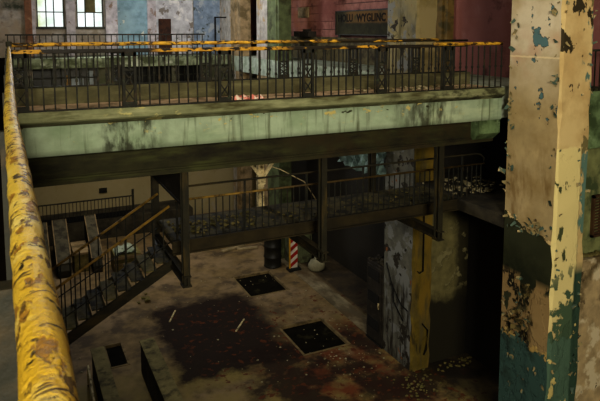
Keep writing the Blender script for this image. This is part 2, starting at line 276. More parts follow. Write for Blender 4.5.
# ------------------------------------------------------------------ mesh helpers
class MB:
    def __init__(s): s.v = []; s.f = []; s.mi = []
    def add(s, vs, fs, mi=0):
        o = len(s.v); s.v += [tuple(v) for v in vs]; s.f += [tuple(i + o for i in f) for f in fs]; s.mi += [mi] * len(fs); return s
    def box(s, x0, x1, y0, y1, z0, z1, mi=0):
        return s.add([(x0,y0,z0),(x1,y0,z0),(x1,y1,z0),(x0,y1,z0),(x0,y0,z1),(x1,y0,z1),(x1,y1,z1),(x0,y1,z1)],
                     [(3,2,1,0),(4,5,6,7),(0,1,5,4),(1,2,6,5),(2,3,7,6),(3,0,4,7)], mi)
    def bar(s, a, b, w, h, up=(0,0,1), mi=0):
        a = Vector(a); b = Vector(b); d = (b - a).normalized(); u = Vector(up)
        if abs(d.dot(u)) > .98: u = Vector((0, 1, 0))
        r = d.cross(u).normalized(); u = r.cross(d)
        vs = []
        for p in (a, b):
            for (i, j) in ((-1,-1),(1,-1),(1,1),(-1,1)): vs.append(p + r * (i*w/2) + u * (j*h/2))
        return s.add(vs, [(3,2,1,0),(4,5,6,7),(0,1,5,4),(1,2,6,5),(2,3,7,6),(3,0,4,7)], mi)
    def tube(s, pts, r, seg=10, jit=0, cap=True):
        pts = [Vector(p) for p in pts]; n = len(pts); vs = []; fs = []
        d0 = (pts[1] - pts[0]).normalized(); ref = Vector((0,0,1)) if abs(d0.z) < .9 else Vector((1,0,0))
        for i, p in enumerate(pts):
            d = (pts[min(i+1, n-1)] - pts[max(i-1, 0)]).normalized()
            a = d.cross(ref).normalized(); b = a.cross(d)
            for k in range(seg):
                t = 2*PI*k/seg; rr = r * (1 + (random.uniform(-jit, jit) if jit else 0))
                vs.append(p + a*math.cos(t)*rr + b*math.sin(t)*rr)
        for i in range(n-1):
            for k in range(seg):
                k2 = (k+1) % seg; fs.append((i*seg+k, i*seg+k2, (i+1)*seg+k2, (i+1)*seg+k))
        if cap: fs.append(tuple(range(seg))[::-1]); fs.append(tuple((n-1)*seg+k for k in range(seg)))
        return s.add(vs, fs)
    def ibeam(s, a, b, w, h, tf=.025, tw=.02, up=(0,0,1)):
        a = Vector(a); b = Vector(b); d = (b-a).normalized(); u = Vector(up)
        if abs(d.dot(u)) > .98: u = Vector((1, 0, 0))
        r = d.cross(u).normalized(); u = r.cross(d)
        s.bar(a + u*(h-tf)/2, b + u*(h-tf)/2, w, tf, u); s.bar(a - u*(h-tf)/2, b - u*(h-tf)/2, w, tf, u)
        return s.bar(a, b, tw, h - 2*tf, u)
    def prism(s, prof, axis, a, b, mi=0):
        """extrude a 2D profile along an axis ('x': profile is (y,z); 'y': profile is (x,z); 'z': (x,y))"""
        n = len(prof); vs = []
        for t in (a, b):
            for (p, q) in prof: vs.append({'x': (t,p,q), 'y': (p,t,q), 'z': (p,q,t)}[axis])
        fs = [tuple(range(n))[::-1], tuple(range(n, 2*n))] + [(i, (i+1) % n, n+(i+1) % n, n+i) for i in range(n)]
        return s.add(vs, fs, mi)
    def lathe(s, c, prof, seg=24):
        vs = []; fs = []; n = len(prof)
        for (r, z) in prof:
            for k in range(seg):
                t = 2*PI*k/seg; vs.append((c[0]+r*math.cos(t), c[1]+r*math.sin(t), c[2]+z))
        for i in range(n-1):
            for k in range(seg):
                k2 = (k+1) % seg; fs.append((i*seg+k, i*seg+k2, (i+1)*seg+k2, (i+1)*seg+k))
        return s.add(vs, fs)
    def rock(s, c, r, fl=.6):
        c = Vector(c); bm = bmesh.new(); bmesh.ops.create_icosphere(bm, subdivisions=1, radius=1)
        q = [Vector((v.co.x*r*random.uniform(.6,1.3), v.co.y*r*random.uniform(.6,1.3), v.co.z*r*fl*random.uniform(.6,1.2))) for v in bm.verts]
        zmin = min(v.z for v in q); rot = Matrix.Rotation(random.uniform(0, 6.28), 3, 'Z')
        s.add([c + rot @ v - Vector((0,0,zmin)) for v in q], [[v.index for v in f.verts] for f in bm.faces]); bm.free(); return s
    def build(s, name, m, parent=None, bevel=0, smooth=False):
        org = Vector((0,0,0)); p = parent
        while p: org += p.location; p = p.parent
        me = bpy.data.meshes.new(name)
        if parent is None:
            xs = [v[0] for v in s.v]; ys = [v[1] for v in s.v]; zs = [v[2] for v in s.v]
            org = Vector(((min(xs)+max(xs))/2, (min(ys)+max(ys))/2, min(zs)))
        me.from_pydata([Vector(v) - org for v in s.v], [], s.f)
        ms = m if isinstance(m, (list, tuple)) else [m]
        for q in ms: me.materials.append(q)
        for i, q in enumerate(me.polygons): q.material_index = s.mi[i]; q.use_smooth = smooth
        bm = bmesh.new(); bm.from_mesh(me); bmesh.ops.recalc_face_normals(bm, faces=bm.faces); bm.to_mesh(me); bm.free()
        o = bpy.data.objects.new(name, me); COL.objects.link(o)
        if parent is not None: o.parent = parent
        else: o.location = org
        if bevel:
            b = o.modifiers.new('bevel', 'BEVEL'); b.width = bevel; b.segments = 2; b.limit_method = 'ANGLE'
        return o

def tag(o, label=None, cat=None, group=None, kind=None):
    if label: o['label'] = label
    if cat: o['category'] = cat
    if group: o['group'] = group
    if kind: o['kind'] = kind
    return o
def thing(name, loc, label, cat, group=None):
    o = bpy.data.objects.new(name, None); o.empty_display_size = .2; COL.objects.link(o); o.location = loc
    return tag(o, label, cat, group)
def struct(mb, name, m, label=None, bevel=0):
    o = mb.build(name, m, bevel=bevel); o['kind'] = 'structure'
    if label: o['label'] = label
    o['category'] = name.split('_')[0]
    return o
def repeat(src, offsets):
    """copies of one part under the same thing"""
    for d in offsets:
        c = src.copy(); COL.objects.link(c); c.parent = src.parent; c.location = Vector(src.location) + Vector(d)

# ------------------------------------------------------------------ the hall
fl = MB()
PITS = [(8.17, 9.8, 21.6, 23.7), (8.2, 9.85, 16.85, 18.87), (2.45, 2.98, 18.75, 20.2)]
def floor_with_holes(mb, X0, X1, Y0, Y1, holes, z):
    xs = sorted({X0, X1} | {h[i] for h in holes for i in (0, 1)}); ys = sorted({Y0, Y1} | {h[i] for h in holes for i in (2, 3)})
    for i in range(len(xs)-1):
        for j in range(len(ys)-1):
            cx = (xs[i]+xs[i+1])/2; cy = (ys[j]+ys[j+1])/2
            if any(h[0] < cx < h[1] and h[2] < cy < h[3] for h in holes): continue
            mb.add([(xs[i],ys[j],z),(xs[i+1],ys[j],z),(xs[i+1],ys[j+1],z),(xs[i],ys[j+1],z)], [(0,1,2,3)])
floor_with_holes(fl, -4, 15, -14, 33.2, PITS, 0)
fl.box(-4, 15, -14, 33.2, -.9, -.8)
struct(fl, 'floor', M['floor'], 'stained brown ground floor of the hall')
struct(MB().box(-4, 15, -14, 33.4, 15, 15.3), 'ceiling', M['ceil'])
struct(MB().box(-4.3, -4, -14, 33.4, -.9, 15), 'wall_left', M['wall_left'])
struct(MB().box(13, 13.3, -14, 33.4, -.9, 15), 'wall_right', M['wall_right'], 'dull red block wall on the right of the hall')
struct(MB().box(-4, 13, -14.3, -14, -.9, 15), 'wall_front', M['wall_left'])
# back wall with openings for two bright windows and a band of dark ones
W1 = (1.34, 2.63, 10.51, 13.2); W2 = (3.2, 4.52, 10.51, 13.2)
LOW = [(1.05, 4.15), (5.0, 8.0), (8.25, 9.7)]
bw = MB(); holes = [W1, W2] + [(a, b, 7.35, 8.55) for a, b in LOW]
xs = sorted({-4, 13} | {h[i] for h in holes for i in (0, 1)}); zs = sorted({-.9, 15} | {h[i] for h in holes for i in (2, 3)})
for i in range(len(xs)-1):
    for j in range(len(zs)-1):
        cx = (xs[i]+xs[i+1])/2; cz = (zs[j]+zs[j+1])/2
        if any(h[0] < cx < h[1] and h[2] < cz < h[3] for h in holes): continue
        bw.box(xs[i], xs[i+1], 33, 33.4, zs[j], zs[j+1])
struct(bw, 'wall_back', M['wall_back'], 'patchy peeling back wall of the hall')
def window(n, w, bars, hz, label, extra=None):
    fr = MB(); x0, x1, z0, z1 = w
    fr.box(x0, x0+.06, 33.02, 33.2, z0, z1).box(x1-.06, x1, 33.02, 33.2, z0, z1).box(x0, x1, 33.02, 33.2, z1-.06, z1).box(x0-.05, x1+.05, 32.9, 33.2, z0-.06, z0+.06)
    for b in bars: fr.box(b-.025, b+.025, 33.05, 33.15, z0, z1)
    for h in hz: fr.box(x0, x1, 33.05, 33.15, h-.025, h+.025)
    o = fr.build('window_%d' % n, M['frame']); o['kind'] = 'structure'; o['label'] = label; o['category'] = 'window'
    MB().box(x0, x1, 33.2, 33.22, z0, z1).build('pane', M['pane_lit'], o)
    if extra: MB().box(*extra).build('board_panel', M['board_olive'], o)
window(1, W1, (1.78, 2.14), (11.3, 12.1), 'bright frosted window left of the two on the back wall')
window(2, W2, (3.63, 4.06), (11.3, 12.1), 'bright frosted window right of the two with an olive board panel', (3.65, 4.12, 33.0, 33.1, 11.32, 13.1))
panes = {0: [(2.55, 2.85, 'glass_tan', 7.4, 8.1), (2.85, 3.45, 'glass_pale', 7.4, 8.0), (3.6, 3.95, 'glass_pale', 7.5, 8.3)]}
for i, (a, b) in enumerate(LOW):
    fr = MB(); n = int((b-a)/.42)
    for k in range(n+1):
        x = a + (b-a)*k/n; fr.box(x-.022, x+.022, 33.05, 33.14, 7.35, 8.55)
    for z in (7.38, 7.97, 8.52): fr.box(a, b, 33.05, 33.14, z-.03, z+.03)
    o = fr.build('window_%d' % (i+3), M['frame']); o['kind'] = 'structure'; o['category'] = 'window'
    o['label'] = ('dark low window band under the far balcony, leftmost', 'dark low window band under the far balcony, middle', 'dark low window band under the far balcony, rightmost')[i]
    MB().box(a, b, 33.2, 33.22, 7.35, 8.55).build('pane', M['glass_dark'], o)
    for (p, q, mm, z0, z1) in panes.get(i, []): MB().box(p, q, 33.15, 33.19, z0, z1).build('boarded_pane', M[mm], o)
# painted fields and pilasters of the back wall above the far balcony
T = 0
def field(x0, x1, m, label, d=.06, z0=9.06, z1=15):
    global T; T += 1
    struct(MB().box(x0, x1, 33-d, 33, z0, z1), 'trim_%d' % T, M[m], label)
field(.80, 1.12, 'brown_pil', 'bare brown pilaster left of the bright windows', .25)
field(1.12, 1.28, 'lavender', 'pale strip beside the left bright window', .12)
field(2.69, 3.12, 'lavender', 'pinkish pier between the two bright windows', .2)
field(4.60, 5.19, 'lavender', 'pinkish pilaster right of the bright windows', .2)
field(5.19, 6.73, 'wall_blue', 'light blue painted wall field')
field(6.73, 7.16, 'lavender', 'pinkish pilaster beside the blue wall field', .25)
field(7.16, 9.2, 'wall_grey', 'flaking grey-white wall field')
field(9.26, 10.75, 'wall_bluegrey', 'blue-grey wall field near the far columns')
field(11.3, 13.0, 'redbrown', 'dark red-brown end of the back wall', .1)
d = struct(MB().box(7.32, 7.98, 32.86, 32.94, 9.06, 11.0), 'door_1', M['door_brown'], 'small dark brown door in the grey-white field')
MB().box(7.40, 7.90, 32.82, 32.86, 9.3, 9.95).box(7.40, 7.90, 32.82, 32.86, 10.1, 10.85).build('door_panel', M['door_brown'], d)
MB().tube([(7.88, 32.86, 10.02), (7.88, 32.80, 10.02), (7.80, 32.80, 10.02)], .015, 6).build('door_handle', M['steel_dark'], d)
vo = MB().box(4.0, 4.4, 32.93, 33, 1.85, 2.1)
vt = vo.build('wall_vent', M['rubber']); tag(vt, 'small black vent high on the pale lower back wall', 'vent')
for k in range(3): MB().box(4.03, 4.37, 32.9, 32.93, 1.89+.07*k, 1.92+.07*k).build('slat', M['iron'], vt)

# ledge, pilaster along the right wall
struct(MB().box(12.72, 13, 17, 32.9, 9.06, 10.0).box(12.62, 13, 17, 32.9, 10.0, 10.1), 'trim_%d' % (T+1), M['ledge'], 'olive parapet ledge along the red wall')
struct(MB().box(12.75, 13, 15.75, 16.75, 9.06, 15).box(12.68, 13, 15.95, 16.2, 9.06, 15), 'trim_%d' % (T+2), M['pilaster_olive'], 'olive brown pilaster on the red wall')

# galleries: left, right (upper and mezzanine), far balcony
def gallery(name, boxes, m, label):
    mb = MB()
    for b in boxes: mb.box(*b)
    return struct(mb, name, m, label, bevel=.01)
gallery('floor_left_gallery', [(-4, .03, -14, 33, 8.28, 9.06)], M['dark_gallery'], 'upper gallery floor on the left')
gallery('floor_right_gallery', [(10.75, 13, 11.3, 31, 8.28, 9.06)], M['gal_fascia'], 'upper gallery on the right behind the pillars')
gallery('floor_right_mezzanine', [(11.44, 13, 10.25, 15.6, 5.62, 5.94), (10.72, 11.44, 10.95, 14.5, 5.62, 5.94)], M['concrete_dark'], 'mezzanine slab on the right')
gallery('floor_right_bay', [(11.68, 13, 9.5, 11.0, 7.75, 9.06)], M['near_gallery'], 'mossy green gallery slab just right of the near pillar')
gallery('floor_far_balcony', [(-.05, 13, 31, 33, 8.59, 9.06)], M['balcony_fascia'], 'far balcony slab under the windows')
struct(MB().box(-4, 8.5, 31.05, 33, 0, 1.0), 'floor_back_platform', M['concrete_dark'], 'raised dark platform along the back wall')
struct(MB().box(10.72, 11.38, 15.2+1.8, 29, 0, .03), 'trim_%d' % (T+3), M['strip'], 'pale strip running along the floor beside the pillars')
struct(MB().box(11.7, 13, 9.75, 10.2, 0, 5.0).box(11.62, 11.8, 9.6, 9.75, 0, 4.2), 'wall_right_infill', M['infill'], 'ragged tan infill wall right of the near pillar')
struct(MB().box(11.66, 13.0, 10.0, 10.2, 5.0, 7.75), 'wall_right_jamb', M['jamb'], 'pale green wall behind the near pillar')
sh = thing('louvre_shutter', (12.74, 9.95, 5.4), 'brown slatted shutter on the green wall right of the near pillar', 'shutter')
MB().box(12.58, 12.9, 9.92, 10.0, 5.42, 5.48).box(12.58, 12.9, 9.92, 10.0, 6.4, 6.46).box(12.58, 12.63, 9.92, 10.0, 5.42, 6.46).box(12.85, 12.9, 9.92, 10.0, 5.42, 6.46).build('shutter_frame', M['shutter'], sh)
sl = MB()
for k in range(12): sl.box(12.63, 12.85, 9.94, 9.98, 5.5+.075*k, 5.54+.075*k)
sl.build('slats', M['shutter'], sh)

# pit rims
for i, (x0, x1, y0, y1) in enumerate(PITS):
    lb = ('dark sunken floor pit beyond the other big one', 'dark sunken floor pit nearest the central pillar', 'small dark floor pit between the low walls')[i]
    p = thing('floor_pit', ((x0+x1)/2, (y0+y1)/2, 0), lb, 'pit', 'sunken pits in the floor')
    p.location.z = -.8
    w = .05
    MB().box(x0-.02, x1+.02, y0-.02, y1+.02, -.8, -.09).build('pit_bottom', M['pit'], p)
    MB().box(x0-w, x1+w, y0-w, y0+.02, -.1, .015).box(x0-w, x1+w, y1-.02, y1+w, -.1, .015).box(x0-w, x0+.02, y0, y1, -.1, .015).box(x1-.02, x1+w, y0, y1, -.1, .015).build('pit_rim', M['pit_rim'], p)

# low walls in the foreground of the floor
def lowwall(name, x0, x1, y0, y1, z, label, post):
    o = MB().prism([(x0, 0), (x1+.1, 0), (x1, z), (x0, z)], 'y', y0, y1).build(name, M['concrete_dark'], bevel=.03); tag(o, label, 'wall', 'low concrete walls on the floor')
    MB().box(x0-.03, x1+.03, y0, y1+.02, z, z+.05).build('coping', M['lowwall'], o)  # lit top and shaded sides of the wall put into separate colours
    return o
lowwall('low_wall', 3.24, 3.62, 13.2, 18.05, 1.0, 'olive low concrete wall on the floor, right of the pair', 0)
lowwall('low_wall', 1.87, 2.2, 13.2, 18.45, .85, 'olive low concrete wall on the floor, left of the pair beside a pipe', 0)
p_ = MB().tube([(1.6, 13.4, .12), (1.66, 16, .55), (1.70, 17.9, .7), (1.7, 18.0, .02)], .03, 8).build('bent_pipe', M['tan_steel'], smooth=True); tag(p_, 'thin tan pipe running along the left low wall', 'pipe')

# ------------------------------------------------------------------ pillars
def pillar(name, x0, x1, y0, y1, z1, mx, my, label, sub=24):
    root = thing(name, ((x0+x1)/2, (y0+y1)/2, 0), label, 'pillar', 'square concrete pillars')
    c = .04
    mb = MB()
    # chamfered shaft with slightly ragged arrises
    n = sub; ring = []
    for k in range(n+1):
        z = z1*k/n; j = lambda: random.uniform(-.022, .022)
        cc = c + random.uniform(-.02, .05)
        ring.append([(x0, y1, z), (x0+j()*.4, y0+cc, z), (x0+cc, y0+j()*.4, z), (x1-cc+.01, y0+j()*.4, z), (x1, y0+cc, z), (x1, y1, z)])
    vs = [p for r in ring for p in r]
    for k in range(n):
        for q in range(6):
            a = k*6+q; b = k*6+(q+1) % 6
            mb.add([vs[a], vs[b], vs[b+6], vs[a+6]], [(0,1,2,3)], 0 if q in (0, 5) else 1)
    mb.build('shaft', [mx, my], root)
    return root
pr = pillar('concrete_pillar', 10.7, 11.66, 9.4, 10.9, 15, M['pil_R_x'], M['pil_R_y'], 'big tan peeling concrete pillar with teal base at the right of the bridge', 40)
# curled paint chips standing off the near pillar
fk = MB()
def flake(p, nrm, s):
    n_ = Vector(nrm); t = Vector((0, 1, 0)) if abs(n_.x) > .5 else Vector((1, 0, 0)); u = Vector((0, 0, 1))
    a = random.uniform(0, 6.28); e = t*math.cos(a) + u*math.sin(a); g = u*math.cos(a) - t*math.sin(a)
    w = s*random.uniform(.25, .6); cur = random.uniform(.25, .8)*s
    vs = []
    for i in range(4):
        f = i/3; b = Vector(p) + e*s*f + n_*(cur*f*f + .004)
        ww = w*(1 - .35*f)*random.uniform(.8, 1.2); vs += [b - g*ww, b + g*ww*random.uniform(.6, 1.2)]
    fk.add(vs, [(0,1,3,2), (2,3,5,4), (4,5,7,6)])
for k in range(170):
    r = random.random()
    if r < .28: q = (10.69, random.choice((9.5, 9.55, 10.8, 10.85, 10.75)) + random.uniform(-.07, .07), random.uniform(6.5, 11.2))
    elif r < .50: q = (10.69, random.uniform(9.9, 10.88), random.uniform(3.0, 4.6))
    elif r < .62: y = random.uniform(9.5, 10.88); q = (10.69, y, 5.9 + random.uniform(-.2, .25))
    elif r < .7: q = (10.69, random.uniform(9.5, 10.85), random.uniform(1.6, 3.2))
    else: q = None
    if q: flake(q, (-1, 0, 0), random.uniform(.05, .15))
    else: flake((random.choice((10.78, 11.35, 11.5, 11.6, 11.62)) + random.uniform(-.05, .03), 9.39, random.uniform(1.6, 11.2)), (0, -1, 0), random.uniform(.04, .12))
fo = fk.build('paint_flakes', M['flake'], pr); fo['kind'] = 'stuff'; fo['label'] = 'curled paint flakes peeling off the pillar'
fk = MB()
for k in range(34): flake((10.69, random.uniform(9.95, 10.62), random.uniform(3.2, 4.6)), (-1, 0, 0), random.uniform(.1, .2))
fo = fk.build('dark_flakes', M['flake_dark'], pr); fo['kind'] = 'stuff'; fo['label'] = 'dark hanging strips of loose paint'
pc = pillar('concrete_pillar', 10.7, 11.42, 14.55, 16.1, 15, M['pil_C_x'], M['pil_C_y'], 'grey and yellow peeling pillar standing behind the bridge beside the black cabinet', 40)
MB().tube([(11.0, 14.5, 5.2), (11.0, 14.44, 5.1), (11.0, 14.44, 3.2), (10.86, 14.44, 3.15), (10.84, 14.5, 3.2)], .02, 8).build('hook_rod', M['cable'], pc)
MB().tube([(10.66, 15.9, 3.0), (10.6, 15.5, 2.45), (10.6, 15.0, 2.0), (10.64, 14.7, 1.9)], .02, 6).tube([(10.62, 15.5, 2.45), (10.62, 15.4, 1.9), (10.62, 14.9, 1.5)], .02, 6).build('cable', M['cable'], pc, smooth=True)
MB().tube([(11.05, 14.5, 1.5), (11.2, 14.42, 1.3), (11.15, 14.4, .7), (11.12, 14.48, .5)], .022, 6).build('cable', M['cable'], pc, smooth=True)
pi_ = MB().prism([(11.45, 0), (12.95, 0), (12.95, 5.6), (11.45, 5.6)], 'y', 14.7, 15.5).build('plaster_pier', M['pier'], bevel=.02); tag(pi_, 'dark patchy plaster pier joined to the right side of the central pillar', 'pier')
p4 = thing('far_column', (11.05, 26, 9.06), 'white and dull green square column before the far end of the red wall', 'column', 'far square columns')
MB().box(10.8, 11.35, 26.05, 27.4, 9.06, 15).box(10.77, 10.82, 26.9, 27.4, 9.06, 15).build('pale_side', M['pale_shaft'], p4)
MB().box(10.76, 11.35, 24.7, 26.05, 9.06, 15).box(10.72, 10.8, 24.9, 25.1, 9.06, 15).build('green_side', M['green_shaft'], p4)
p5 = thing('far_column', (11.2, 31.2, 9.06), 'pale and tan square column at the end of the blue-grey wall', 'column', 'far square columns')
MB().box(10.8, 11.35, 31.2, 32.85, 9.06, 15).build('pale_side', M['pale_shaft'], p5)
MB().box(10.78, 11.35, 29.7, 31.2, 9.06, 15).box(10.74, 10.82, 30.3, 30.45, 9.06, 15).build('tan_side', M['tan_shaft'], p5)
# the same columns carry on below the gallery
for (nm, y0, y1, ma, mb_, lb) in (('lower_column', 24.7, 27.4, 'tan_shaft', 'green_shaft', 'dull green lower column standing beyond the walkway, nearer of two'), ('lower_column', 29.7, 31, 'pale_shaft', 'tan_shaft', 'pale lower column standing beyond the walkway, farther of two')):
    q = thing(nm, (11.05, (y0+y1)/2, 0), lb, 'column', 'lower columns beyond the walkway')
    ym = (y0+y1)/2
    MB().box(10.78, 11.35, ym, y1, 0, 8.28).build('pale_side', M[ma], q); MB().box(10.75, 11.35, y0, ym, 0, 8.28).build('dull_side', M[mb_], q)
bx = MB().box(12.3, 12.7, 24.9, 26.5, 10.1, 10.35).box(12.35, 12.6, 25.2, 25.6, 10.35, 10.45).build('junction_box', M['cab'], bevel=.01); tag(bx, 'small dark box lying on the ledge of the red wall', 'box')
pl = MB().box(12.9, 12.99, 26.2, 27.3, 11.0, 11.5).box(12.87, 12.9, 26.3, 27.2, 11.05, 11.45).build('wall_plate', M['tan_shaft'], bevel=.01); tag(pl, 'square brown plate fixed on the far part of the red wall', 'plate')

# ------------------------------------------------------------------ sign board with lettering
sg = thing('sign_board', (12.75, 20.9, 10.1), 'long dark board with black lettering standing on the ledge of the red wall', 'sign')
MB().box(12.72, 12.8, 18.7, 23.05, 10.22, 11.17).build('panel', M['sign'], sg, bevel=.01)
MB().box(12.69, 12.83, 18.66, 23.09, 11.17, 11.22).box(12.69, 12.83, 18.66, 23.09, 10.2, 10.24).box(12.69, 12.83, 23.05, 23.11, 10.2, 11.22).box(12.69, 12.83, 18.64, 18.7, 10.2, 11.22).build('sign_frame', M['cab'], sg)
for y in (22.8, 19.0): MB().box(12.7, 12.8, y-.06, y+.06, 10.1, 10.22).build('foot', M['cab'], sg)
def letters(txt, y0, z0, size, parent):
    cu = bpy.data.curves.new('lettering', 'FONT'); cu.body = txt; cu.size = size; cu.extrude = .006; cu.offset = .012; cu.resolution_u = 3; cu.space_character = 1.08
    t = bpy.data.objects.new('lettering_curve', cu); COL.objects.link(t)
    dg = bpy.context.evaluated_depsgraph_get(); me = bpy.data.meshes.new_from_object(t.evaluated_get(dg)); bpy.data.objects.remove(t)
    me.transform(Matrix(((0, 0, -1, 12.712), (-1, 0, 0, y0), (0, 1, 0, z0), (0, 0, 0, 1))))
    me.transform(Matrix.Translation(-parent.location))
    me.materials.clear(); me.materials.append(M['sign_ink'])
    o = bpy.data.objects.new('lettering', me); COL.objects.link(o); o.parent = parent
letters('HOLU', 22.9, 10.76, .43, sg); letters('WYGLINC', 21.35, 10.76, .43, sg)

# ------------------------------------------------------------------ upper footbridge
BX0, BX1 = .03, 10.74
br = thing('footbridge', (5.3, 11.75, 8.28), 'pale green concrete footbridge crossing the hall below the yellow rails', 'bridge')
MB().box(BX0, BX1, 11.25, 12.4, 8.75, 9.04).build('deck', M['deck'], br)
fz = MB(); N = 60
prof = [(11.16, 8.28), (11.16, 8.80), (11.25, 8.80), (11.25, 8.28)]
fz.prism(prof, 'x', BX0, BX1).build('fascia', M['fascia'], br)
cp = [(11.06, 8.98), (11.075, 9.04), (11.10, 9.06), (11.32, 9.06), (11.32, 8.80), (11.16, 8.80), (11.13, 8.84), (11.08, 8.87), (11.06, 8.90)]
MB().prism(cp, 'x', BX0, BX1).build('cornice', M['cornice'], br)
MB().box(BX0, BX1, 12.3, 12.42, 9.04, 9.36).build('kerb', M['kick'], br, bevel=.015)
bm_ = MB().box(BX0, BX1, 11.5, 11.62, 7.8, 8.4).box(BX0, BX1, 11.42, 11.7, 7.70, 7.78).box(BX0, BX1, 11.46, 11.66, 7.78, 7.82)
bm_.build('support_beam', M['beam'], br)
MB().box(BX0, BX1, 11.25, 12.4, 8.40, 8.75).build('soffit', M['concrete_dark'], br)
MB().prism([(11.2, 8.28), (11.2, 7.95), (11.45, 7.75), (11.6, 7.75), (11.6, 8.28)], 'x', 10.1, 10.74).build('corbel', M['near_gallery'], br)
sb = MB().ibeam((-.05, 14.3, 7.95), (10.8, 14.3, 7.95), .2, .45).build('steel_beam', M['beam']); tag(sb, 'dark steel beam behind the bridge carrying the far hangers', 'beam')

def bridge_rail(y, zt, two, label, cat='railing'):
    """pickets, lattice newels and rails along the bridge"""
    front = two
    r = thing('bridge_railing', (5.3, y, 9.06), label, cat, 'railings of the footbridge')
    xa, xb = .0, 10.66
    if front:
        pts = [(xa + (8.75-xa)*k/40, y + random.uniform(-.006, .006), zt + random.uniform(-.005, .005) + .02*(k/40)) for k in range(41)]
        o = MB().tube(pts, .034, 10, jit=.06).build('top_rail', M['yellow_rail'], r, smooth=True); o['label'] = 'flaking yellow top rail'
        o = MB().box(xa, 8.75, y-.03, y+.03, 10.045, 10.115).build('second_rail', M['yellow_low'], r, bevel=.01); o['label'] = 'yellow second rail with bare black stretches'
        pts = [(8.62 + (xb-8.62)*k/12, y, 10.115 + random.uniform(-.004, .004)) for k in range(13)]
        MB().tube(pts, .04, 10, jit=.05).build('end_rail', M['yellow_rail'], r, smooth=True)
    else:
        MB().tube([(xa, y, zt), (xb, y, zt)], .025, 8).build('top_rail', M['iron'], r, smooth=True)
        MB().box(xa, xb, y-.02, y+.02, zt-.16, zt-.11).build('second_rail', M['iron'], r)
    zb = 9.06 if front else 9.36
    MB().box(xa, xb, y-.018, y+.018, zb+.0, zb+.03).build('bottom_rail', M['iron'], r)
    news = [.15 + 1.78*k for k in range(6)]
    src = None; offs = []
    sp = .178 if front else .23
    x = .33
    while x < xb:
        if all(abs(x-nx) > .17 for nx in news):
            if src is None:
                src = MB().box(x-.012, x+.012, y-.012, y+.012, zb, 10.06).box(x-.02, x+.02, y-.02, y+.02, 9.55, 9.6).build('baluster', M['iron'], r); x0 = x
            else: offs.append((x-x0, 0, 0))
        x += sp
    repeat(src, offs)
    # lattice newel: two uprights, crossing braces, a boss, top and base plates
    nw = MB(); nx = news[0]
    for s in (-1, 1): nw.box(nx+s*.1-.025, nx+s*.1+.025, y-.03, y+.03, zb, 10.06)
    nw.box(nx-.13, nx+.13, y-.035, y+.035, zb+.02, zb+.10).box(nx-.13, nx+.13, y-.03, y+.03, 9.98, 10.05).box(nx-.1, nx+.1, y-.02, y+.02, 9.72, 9.76)
    z0, z1 = zb+.1, 9.72; zm = (z0+z1)/2
    for (a, b) in ((z0, zm), (zm, z1)):
        nw.bar((nx-.1, y, a), (nx+.1, y, b), .02, .03, (0,1,0)); nw.bar((nx+.1, y, a), (nx-.1, y, b), .02, .03, (0,1,0))
    nw.box(nx-.012, nx+.012, y-.02, y+.02, 9.74, 10.0)
    no = nw.build('lattice_newel', M['iron'], r)
    repeat(no, [(q-nx, 0, 0) for q in news[1:]])
    return r
bridge_rail(11.13, 10.195, True, 'yellow-topped iron railing along the near edge of the bridge')
bridge_rail(12.36, 10.17, False, 'dark iron railing along the far edge of the bridge')
pk = MB()
for (x, y, s) in ((4.1, 11.55, .1), (4.25, 11.6, .12), (4.42, 11.5, .1), (4.6, 11.58, .09)):
    pk.add([(x-s, y-.05, 9.045), (x+s, y-.06, 9.05), (x+s*.8, y+.06, 9.11), (x-s*.7, y+.05, 9.09), (x, y, 9.15)], [(0,1,4), (1,2,4), (2,3,4), (3,0,4)])
o = pk.build('crumpled_paper', M['pink']); tag(o, 'faded pink crumpled paper scrap on the bridge deck', 'paper')
rb = MB()
for k in range(90):
    x = random.uniform(7.2, 10.2); rb.rock((x, random.uniform(11.35, 12.2), 9.04), random.uniform(.02, .06))
o = rb.build('deck_rubble', M['chip'], None); tag(o, 'pale rubble strewn over the right end of the bridge deck', 'rubble', kind='stuff')

# left gallery railing with the near yellow tube
gr = thing('gallery_railing', (.01, 5, 9.06), 'peeling yellow pipe railing of the left gallery running away from the viewer', 'railing')
pts = []; y = -2.0
while y < 11.1:
    bow = min(1, max(0, (y-.6)/1.7)); pts.append((.0165 - .018*bow + .014*max(0, (y-3)/8) + random.uniform(-.0012, .0012), y, 10.162 + random.uniform(-.001, .001))); y += .04 if y < 1.6 else .25
o = MB().tube(pts, .0222, 28, jit=.03).build('top_rail', M['yellow_near'], gr, smooth=True); o['label'] = 'thick yellow pipe with brown flaked patches'
MB().lathe((.0155, 11.12, 9.06), [(.05, 0), (.05, .03), (.03, .04), (.03, 1.1), (.05, 1.12), (.05, 1.19), (.0, 1.2)], 12).build('corner_post', M['iron'], gr)
for z in (9.62, 9.2): MB().tube([(-.02, -2, z), (-.02, 11.1, z)], .018, 8).build('lower_rail', M['ochre_rail'], gr, smooth=True)
src = MB().box(-.035, -.005, .785, .815, 9.06, 10.15).build('post', M['iron'], gr); repeat(src, [(0, 1.25*k, 0) for k in range(1, 9)])

# right gallery railing (seen past the near pillar and far behind)
rg = thing('bay_railing', (12.3, 9.56, 9.06), 'dark picket railing of the gallery just right of the near pillar', 'railing')
MB().tube([(11.7, 9.56, 9.98), (12.98, 9.56, 9.98)], .025, 8).build('top_rail', M['iron'], rg, smooth=True)
MB().box(11.7, 12.98, 9.54, 9.58, 9.12, 9.16).build('bottom_rail', M['iron'], rg)
src = MB().box(11.75, 11.774, 9.548, 9.572, 9.06, 9.97).build('baluster', M['iron'], rg); repeat(src, [(.17*k, 0, 0) for k in range(1, 8)])
